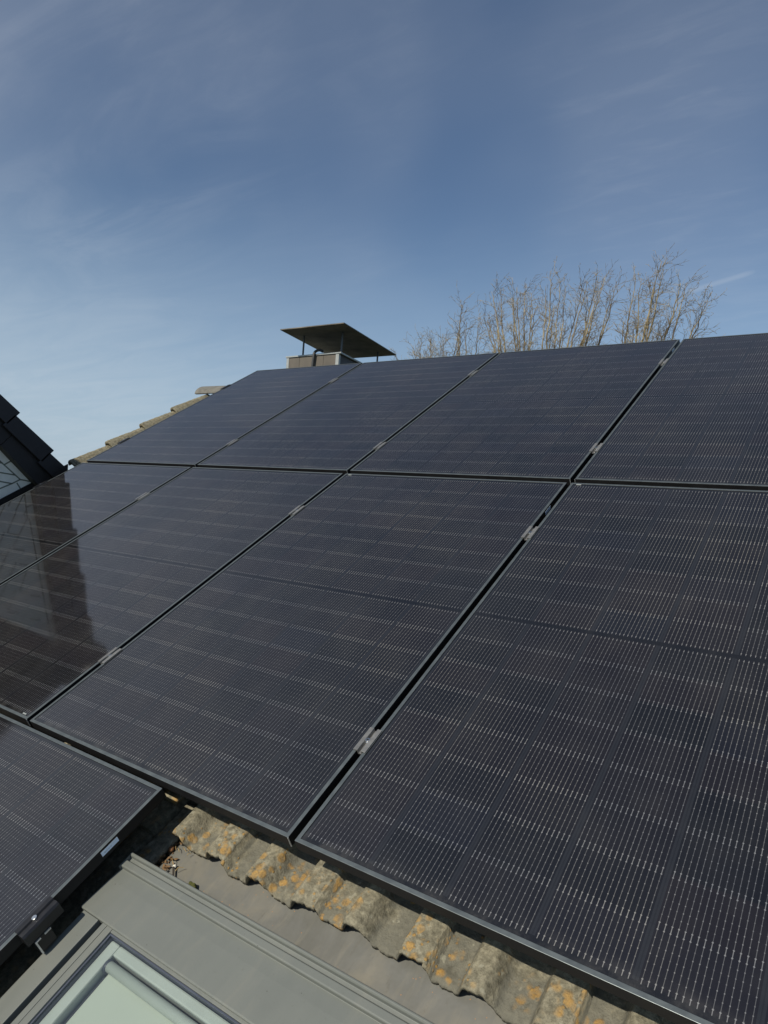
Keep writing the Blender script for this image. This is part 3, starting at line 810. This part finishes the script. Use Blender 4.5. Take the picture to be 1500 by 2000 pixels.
for k in range(110):
    u, v = -0.462 + rr.uniform(0, 0.055), -1.835 - rr.uniform(0, 0.105)
    if u > -0.425 and v > -1.875 and rr.random() < 0.8: continue
    s_ = rr.uniform(0.002, 0.007); a = rr.uniform(0, 2 * PI); z = -0.178 + rr.uniform(0, 0.010)
    ds = [Vector((math.cos(a + t) * s_ * k2, math.sin(a + t) * s_ * k2, rr.uniform(-0.002, 0.003))) for t, k2 in ((0, 1.2), (1.5, 0.6), (3.1, 1.1), (4.6, 0.6))]
    mb.add([Vector((u, v, z)) + d for d in ds], [(0, 1, 2, 3)])
o_ = mb.build('leaf_litter', MAT['leaf'], fix=False); place(o_, 0, 0, 0); tag(o_, 'brown leaf crumbs filling the gap beside the apron', 'litter', kind='stuff')

# ---------------------------------------------------------------- chimney
SH = -0.235      # the flue stands slightly askew to the ridge
chim = tag(empty('chimney', (-4.400, 2.851, 0.254)), 'brown clad chimney with a wide thin cover plate on legs', 'chimney')
chim.scale = (1.155, 1.155, 1.155)
def CP(x, y, z): return (x + SH * y, y, z - 0.2)    # x, y from the front-left corner, z absolute
def cbox(mb, x0, x1, y0, y1, z0, z1):
    mb.add([CP(x0,y0,z0),CP(x1,y0,z0),CP(x1,y1,z0),CP(x0,y1,z0),CP(x0,y0,z1),CP(x1,y0,z1),CP(x1,y1,z1),CP(x0,y1,z1)],
           [(0,3,2,1),(4,5,6,7),(0,1,5,4),(1,2,6,5),(2,3,7,6),(3,0,4,7)])
CT = 1.166; CWD = 0.635; CD = 0.95
mb = MB(); cbox(mb, 0.012, CWD, 0.012, CD, -1.0, CT - 0.004); mb.build('shaft', MAT['chim_side'], chim)
mb = MB()
for a, b_ in ((0.034, 0.164), (0.167, 0.322), (0.326, 0.456), (0.459, CWD - 0.032)): cbox(mb, a, b_, 0.0, 0.0118, -0.5, CT - 0.006)
mb.build('front_cladding', MAT['chim_clad'], chim)
mb = MB(); cbox(mb, 0.004, 0.034, -0.004, 0.03, -0.1, CT - 0.003); cbox(mb, CWD - 0.032, CWD + 0.004, -0.004, 0.03, -0.1, CT - 0.003); mb.build('corner_trim', MAT['trim'], chim, bevel=0.001)
mb = MB(); cbox(mb, -0.006, CWD + 0.030, -0.010, 0.006, CT - 0.006, CT + 0.007); cbox(mb, CWD + 0.014, CWD + 0.030, 0.006, CD + 0.02, CT - 0.008, CT + 0.006)
cbox(mb, -0.006, 0.010, 0.006, CD + 0.02, CT - 0.006, CT + 0.006); cbox(mb, 0.010, CWD + 0.014, 0.006, CD, CT - 0.004, CT + 0.002)
mb.build('top_flashing', MAT['trim'], chim, bevel=0.001)
ZC = 1.352
def WP(x, y, z): return (x + 3.667, y - 2.1, z - 0.2)
cr = [(-3.531, 1.853), (-2.809, 1.876), (-3.095, 3.062), (-3.855, 3.030)]
mb = MB()
N = 10; vs = []; fs = []
for lay in (0, 1):
    for j in range(N + 1):
        for i in range(N + 1):
            a, b_ = i / N, j / N
            x = (cr[0][0] * (1 - a) + cr[1][0] * a) * (1 - b_) + (cr[3][0] * (1 - a) + cr[2][0] * a) * b_
            y = (cr[0][1] * (1 - a) + cr[1][1] * a) * (1 - b_) + (cr[3][1] * (1 - a) + cr[2][1] * a) * b_
            bow = 0.006 * math.sin(PI * a) * math.sin(PI * b_)
            vs.append(WP(x, y, ZC + bow + lay * 0.008))
M1 = (N + 1) ** 2
for j in range(N):
    for i in range(N):
        a = j * (N + 1) + i; fs.append((a, a + N + 1, a + N + 2, a + 1)); fs.append((M1 + a, M1 + a + 1, M1 + a + N + 2, M1 + a + N + 1))
rim = [i for i in range(N + 1)] + [j * (N + 1) + N for j in range(1, N + 1)] + [N * (N + 1) + i for i in range(N - 1, -1, -1)] + [j * (N + 1) for j in range(N - 1, 0, -1)]
for k in range(len(rim)): a, b_ = rim[k], rim[(k + 1) % len(rim)]; fs.append((a, b_, M1 + b_, M1 + a))
mb.add(vs, fs); capo = mb.build('cover_plate', MAT['cap'], chim)
for (x, y) in ((-3.016, 2.111), (-3.473, 2.111), (-3.195, 2.885)):
    mb = MB(); mb.box(-0.006, 0.006, -0.006, 0.006, 0, ZC - CT + 0.003); mb.box(-0.02, 0.02, -0.012, 0.012, ZC - CT + 0.0, ZC - CT + 0.0045)
    l_ = mb.build('leg', MAT['leg'], chim); l_.location = WP(x, y, CT + 0.001)
mb = MB()
px = 0.348
pts = [(px - 0.004, -0.026, 0.85), (px, -0.026, 1.05), (px + 0.006, -0.026, 1.12)]
for k in range(0, 9):
    t = PI * k / 10
    pts.append((px + 0.010 + 0.045 * (1 - math.cos(t)), -0.026 + 0.018 * k / 4, 1.170 + 0.036 * math.sin(t)))
mb.tube([CP(*p) for p in pts], 0.0125, 10); mb.build('cable_conduit', MAT['cable'], chim, smooth=True)

# ---------------------------------------------------------------- neighbouring gable on the left
nb = tag(empty('neighbour_house', (-3.6, -0.137, -6.5)), 'taller neighbouring house with black verge tiles and pale slate gable', 'house')
S = Vector((0, -0.7425, 0.6698)); Nn = Vector((0, 0.6698, 0.7425)); P0 = Vector((-3.6, -0.137, 0.059))
def NB(x, s, n): p = Vector((x, P0.y, P0.z)) + S * s + Nn * n; return p - Vector((-3.6, -0.137, -6.5))
def nbox(mb, x0, x1, s0, s1, na, nb0, nb1=None, na1=None):
    """box in the gable frame; its lower face at n=na, upper at nb0 (start) .. nb1 (end)"""
    nb1 = nb0 if nb1 is None else nb1; na1 = na if na1 is None else na1
    mb.add([NB(x0,s0,na),NB(x1,s0,na),NB(x1,s1,na1),NB(x0,s1,na1),NB(x0,s0,nb0),NB(x1,s0,nb0),NB(x1,s1,nb1),NB(x0,s1,nb1)],
           [(0,3,2,1),(4,5,6,7),(0,1,5,4),(1,2,6,5),(2,3,7,6),(3,0,4,7)])
SR = 1.324      # slope length to the ridge
mb = MB(); nbox(mb, -9.5, -3.63, -0.35, SR, -0.115, -0.050)
top = NB(-3.6, SR, -0.05)
rf = mb.build('roof', MAT['verge_black'], nb)
RY = P0.y + S.y * SR; RZ = P0.z + S.z * SR          # ridge of the gable
def mirror_y(mb):      # the same piece on the other slope of the gable
    m2 = MB(); m2.v = [(a, 2 * (RY + 0.137) - b_, c_ + 0.322 * max(0.0, b_ - (RY + 0.137))) for a, b_, c_ in mb.v]; m2.f = [tuple(reversed(f)) for f in mb.f]; return m2
mb = MB(); nbox(mb, -9.5, -3.63, -0.9, SR, -0.115, -0.050)
mirror_y(mb).build('roof', MAT['verge_black'], nb)
k = -1
while k * 0.330 < SR - 0.05:
    s0 = k * 0.330; s1 = min(s0 + 0.345, SR + 0.01)
    mb = MB()
    nbox(mb, -3.613, -3.600, s0, s1, -0.118, 0.0, -0.034, -0.140)
    nbox(mb, -3.93, -3.6131, s0, s1, -0.016, 0.0, -0.034, -0.049)
    mb.build('verge_tile', MAT['verge_black'], rf, bevel=0.003)
    mirror_y(mb).build('verge_tile', MAT['verge_black'], rf, bevel=0.003)
    k += 1
mb = MB(); mb.tube([(-5.9, RY + 0.137, RZ + 6.5 - 0.06), (0.02, RY + 0.137, RZ + 6.5 - 0.06)], 0.11, 14); mb.build('ridge_cap', MAT['verge_black'], nb, smooth=True)
bs = [-0.35, 0.255, 0.90, SR + 0.1]
for i in range(len(bs) - 1):
    mb = MB(); nbox(mb, -3.646, -3.628, bs[i], bs[i + 1] - 0.004, -0.232 + 0.0015 * (i % 2), -0.117)
    mb.build('verge_board', MAT['board'], nb, bevel=0.0015)
    if i == 2: mb = MB(); nbox(mb, -3.646, -3.629, bs[i], SR - 0.1, -0.232, -0.117)
    mirror_y(mb).build('verge_board', MAT['board'], nb, bevel=0.0015)
mb = MB(); nbox(mb, -3.74, -3.646, -0.35, SR, -0.2325, -0.222); mb.build('soffit', MAT['claddark'], nb)
mirror_y(mb).build('soffit', MAT['claddark'], nb)
XW = -3.70
def wy(s_, n_): q = Vector((0, P0.y, P0.z)) + S * s_ + Nn * n_; return (q.y + 0.137, q.z + 6.5)
WZ = RZ - 0.29
def ourz(y, z=-0.028): return (z + y * sa) / ca      # height of the plane z above our roof at world y
YS = -2.15                                  # southern end of the gable wall
low0 = (-0.205 + 0.137, ourz(-0.205) + 6.5)
mb = MB()
prof = [low0, wy(-0.02, -0.215), (RY + 0.137, WZ + 6.5), (RY + 0.137, 0.0), (low0[0] - 0.05, 0.0)]
mb.prism(prof, XW - 0.02 + 3.6, XW + 3.6, 0)
wall = mb.build('gable_cladding', MAT['clad'], nb)
mb = MB(); mb.prism([(RY + 0.136, WZ + 6.5), (YS + 0.137, WZ + 6.5 - (RY - YS) * 0.58), (YS + 0.137, 0.0), (RY + 0.136, 0.0)], XW - 0.02 + 3.6, XW + 3.6 - 0.003, 0)
mb.build('dark_cladding', MAT['board'], nb)
mb = MB(); mb.box(-5.9, XW - 0.021 + 3.6, YS + 0.137, low0[0], 0, 6.5 + ourz(YS) + 0.2); mb.build('wall', MAT['render'], nb)
mb = MB()     # dark upstand between cladding and our roof
a0, a1 = (-6.6 + 0.137), (0.02 + 0.137)
yy0, yy1 = YS, 0.02
mb.prism([(yy0 + .137, ourz(yy0, -0.19) + 6.5), (yy1 + .137, ourz(yy1, -0.19) + 6.5), (yy1 + .137, ourz(yy1, -0.029) + 6.5), (yy0 + .137, ourz(yy0, -0.029) + 6.5)], XW + 0.001 + 3.6, XW + 0.014 + 3.6, 0)
mb.build('upstand', MAT['black'], nb)
# dark joints of the slates
def W2(y, z): return (y + 0.137, z + 6.5)
JY = [((-0.471, -0.022), (-0.304, -0.154)), ((-0.304, -0.154), (-0.215, -0.165)), ((-0.470, 0.018), (-0.446, 0.032)), ((-0.413, -0.063), (-0.373, -0.036)),
      ((-0.470, -0.051), (-0.429, -0.055)), ((-0.470, -0.115), (-0.338, -0.127)), ((-0.470, -0.172), (-0.357, -0.185)), ((-0.357, -0.185), (-0.304, -0.154)),
      ((-0.470, -0.237), (-0.447, -0.230)), ((-0.447, -0.230), (-0.357, -0.185)), ((-0.325, -0.178), (-0.298, -0.216))]
def joint(mb, p, q, w_=0.0042):
    p, q = Vector(p), Vector(q); d = (q - p).normalized(); n = Vector((-d.y, d.x)) * w_
    c4 = [p - n, q - n, q + n, p + n]
    x0, x1 = XW + 3.6 - 0.001, XW + 3.6 + 0.0012
    mb.add([(x0, *W2(*c)) for c in c4] + [(x1, *W2(*c)) for c in c4], [(0,1,2,3),(4,7,6,5),(0,4,5,1),(1,5,6,2),(2,6,7,3),(3,7,4,0)])
mb = MB()
for p, q in JY: joint(mb, p, q)
# the same slating carried on further along the gable
topline = lambda y: P0.z + (P0.y - y) * 0.902 - 0.29
dS = Vector((-0.7425, 0.6698))
EDGE = lambda y: (WZ - abs(y - RY) * 0.902 - 0.075) if y > RY + 0.01 else -9      # inner line of the edge course under the verge
def jt(p, q, w_=0.0038):
    if p[0] < RY + 0.02 or q[0] < RY + 0.02 or min(p[1] - ourz(p[0]), q[1] - ourz(q[0])) < 0.005: return
    if p[1] > EDGE(p[0]) + 0.004 or q[1] > EDGE(q[0]) + 0.004: return
    joint(mb, p, q, w_)
joint(mb, (-0.471, EDGE(-0.471)), (RY + 0.02, EDGE(RY + 0.02)))
for k in range(6):
    for sg in (1,):
        y = RY + sg * (0.10 + 0.23 * k)
        if y > -0.50: continue
        joint(mb, (y, EDGE(y)), (y + sg * 0.05, EDGE(y) + 0.055))
for k in range(30):
    z0 = -0.90 + 0.088 * k; y = -0.475; zc = z0; c = 0
    while y > YS + 0.1:
        l = 0.15 + 0.07 * ((k * 7 + c * 3) % 3); c += 1
        jt((y, zc), (y - l, zc + 0.028 + 0.008 * math.sin(k + c)), 0.0036)
        jt((y - l, zc + 0.028), (y - l + 0.025, zc + 0.10), 0.0034)
        y -= l; zc += 0.004
y = -0.47
while y > RY + 0.15:
    joint(mb, (y, ourz(y) + 0.085), (y - 0.12, ourz(y - 0.12) + 0.085)); 
    if int(-y * 10) % 2: joint(mb, (y, ourz(y) + 0.085), (y + 0.02, ourz(y) + 0.01), 0.0034)
    y -= 0.12
mb.build('slate_joint', MAT['joint'], wall)

# ---------------------------------------------------------------- bare trees behind the ridge
def fan_tree(seed, base, crotch, tips):
    """trunk, long limbs fanning out to the given tips, side branches set alternately along them, twigs and spurs on those"""
    rg = np.random.default_rng(seed)
    mbt, mbc = MB(), MB()
    base = np.array(base, float); crotch = np.array(crotch, float)
    tp = [base + (crotch - base) * t + rg.normal(0, 0.03, 3) * (0 < t < 1) for t in np.linspace(0, 1, 8)]
    mbt.tube(tp, list(np.linspace(0.26, 0.15, 8)), 9)
    def unit(v_): return v_ / (np.linalg.norm(v_) + 1e-9)
    def shoot(p, d, L, r, lev):
        n = max(2, int(L / 0.11)); pts = [p]; rs = [r]; d = unit(d)
        bend = rg.normal(0, 0.05, 3) + np.array([0, 0, 0.05])
        for i in range(n):
            d = unit(d + bend * 0.7 + rg.normal(0, 0.10, 3)); pts.append(pts[-1] + d * L / n); rs.append(max(0.0030, r * (1 - 0.72 * (i + 1) / n)))
            if lev < 2 and pts[-1][2] > 2.6:
                k = 1 if rg.random() < 0.80 else 0
                for _ in range(k):
                    q = rg.normal(0, 1, 3); q = unit(q - d * (q @ d)); q[1] *= 0.8
                    dd = unit(d * rg.uniform(0.55, 1.0) + q * rg.uniform(0.5, 0.9))
                    l2 = (rg.uniform(0.22, 0.55) * (1.15 - 0.6 * i / n)) if lev == 0 else rg.uniform(0.07, 0.22)
                    shoot(pts[-1], dd, l2, max(0.0052, rs[-1] * 0.62), lev + 1)
            elif lev == 2 and rg.random() < 0.5:
                q = unit(rg.normal(0, 1, 3) + d); mbc.tube([pts[-1], pts[-1] + q * rg.uniform(0.03, 0.07)], 0.0036, 3)
        mbc.tube(pts, rs, 5 if r > 0.02 else 3)
    for t in tips:
        t = np.array(t, float); st = crotch + (t - crotch) * 0.0 + np.array([0, 0, rg.uniform(-0.8, 0.4)])
        side = unit(rg.normal(0, 1, 3)) * rg.uniform(0.1, 0.5); n = 34; pts = []; rs = []
        L = np.linalg.norm(t - st); w_ = np.cumsum(rg.normal(0, 0.014, (n + 1, 3)), 0)
        for i in range(n + 1):
            a = i / n; ctrl = st * 0.35 + t * 0.65 + np.array([0, 0, -0.9]) * 0.5 + side
            p = st * (1 - a) ** 2 + ctrl * 2 * a * (1 - a) + t * a * a + w_[i] * (1 if i else 0)
            pts.append(p); rs.append(0.056 * (1 - a) ** 1.1 + 0.0052)
        for i in range(6, n):
            if pts[i][2] < 2.4: continue
            d = unit(pts[i + 1] - pts[i])
            for _ in range(1 if rg.random() < 0.85 else 2):
                q = rg.normal(0, 1, 3); q = unit(q - d * (q @ d))
                dd = unit(d * rg.uniform(0.8, 1.3) + q * rg.uniform(0.5, 0.95) + np.array([0, 0, 0.15]))
                shoot(pts[i], dd, rg.uniform(0.25, 0.95) * (1.05 - 0.75 * i / n), max(0.0055, rs[i] * 0.5), 0)
        mbc.tube(pts, rs, 6)
    return mbt, mbc
env = [(-11.6, 4.25), (-11.0, 4.75), (-10.4, 4.95), (-9.9, 5.10), (-9.35, 5.75), (-8.9, 5.35), (-8.4, 6.35), (-8.1, 5.9), (-7.75, 6.40), (-7.2, 6.05), (-6.8, 6.58), (-6.3, 6.0), (-5.75, 6.40),
       (-5.3, 6.0), (-4.95, 6.12), (-4.72, 5.0), (-4.55, 5.9), (-4.1, 6.3), (-3.75, 6.45), (-3.4, 5.75), (-2.9, 5.65), (-2.55, 5.0), (-2.4, 4.5)]
ex = [e[0] for e in env]; ez = [e[1] for e in env]
def tips_for(seed, xa, xb, n):
    rg = np.random.default_rng(seed); out = []
    for k in range(n):
        x = xa + (xb - xa) * (k + rg.uniform(0.15, 0.85)) / n; zt = np.interp(x, ex, ez); z = zt - 0.05 - (rg.uniform(0.2, 1.3) if k % 3 == 1 else rg.uniform(0, 0.25))
        y = 15 + rg.normal(0, 0.8); t = (y + 2.75) / 17.75
        out.append((1.066 + (x - 1.066) * t, y, -0.149 + (z + 0.149) * t))
    return out
for seed, xa, xb, bx, by, na, cz, lab in ((21, -11.5, -8.9, -9.5, 15.2, 15, 0.6, 'leftmost bare tree beyond the ridge, low twiggy crown beside the chimney'),
                                  (22, -8.9, -4.85, -6.9, 14.9, 25, -0.4, 'middle bare tree beyond the ridge, widest crown of upright branches'),
                                  (23, -4.80, -2.45, -4.9, 15.1, 14, 0.6, 'rightmost bare tree beyond the ridge, tallest forked crown')):
    base = np.array([bx, by, -6.5])
    tr, cr_ = fan_tree(seed, base, (bx + 0.1, by, cz), tips_for(seed, xa, xb, na))
    root = tag(empty('bare_tree', tuple(base)), lab, 'tree', 'bare trees beyond the ridge')
    for m_, nm in ((tr, 'trunk'), (cr_, 'crown')):
        m_.v = [(a - base[0], b_ - base[1], c_ - base[2]) for a, b_, c_ in m_.v]
        m_.build(nm, MAT['bark'], root, smooth=True, fix=False)
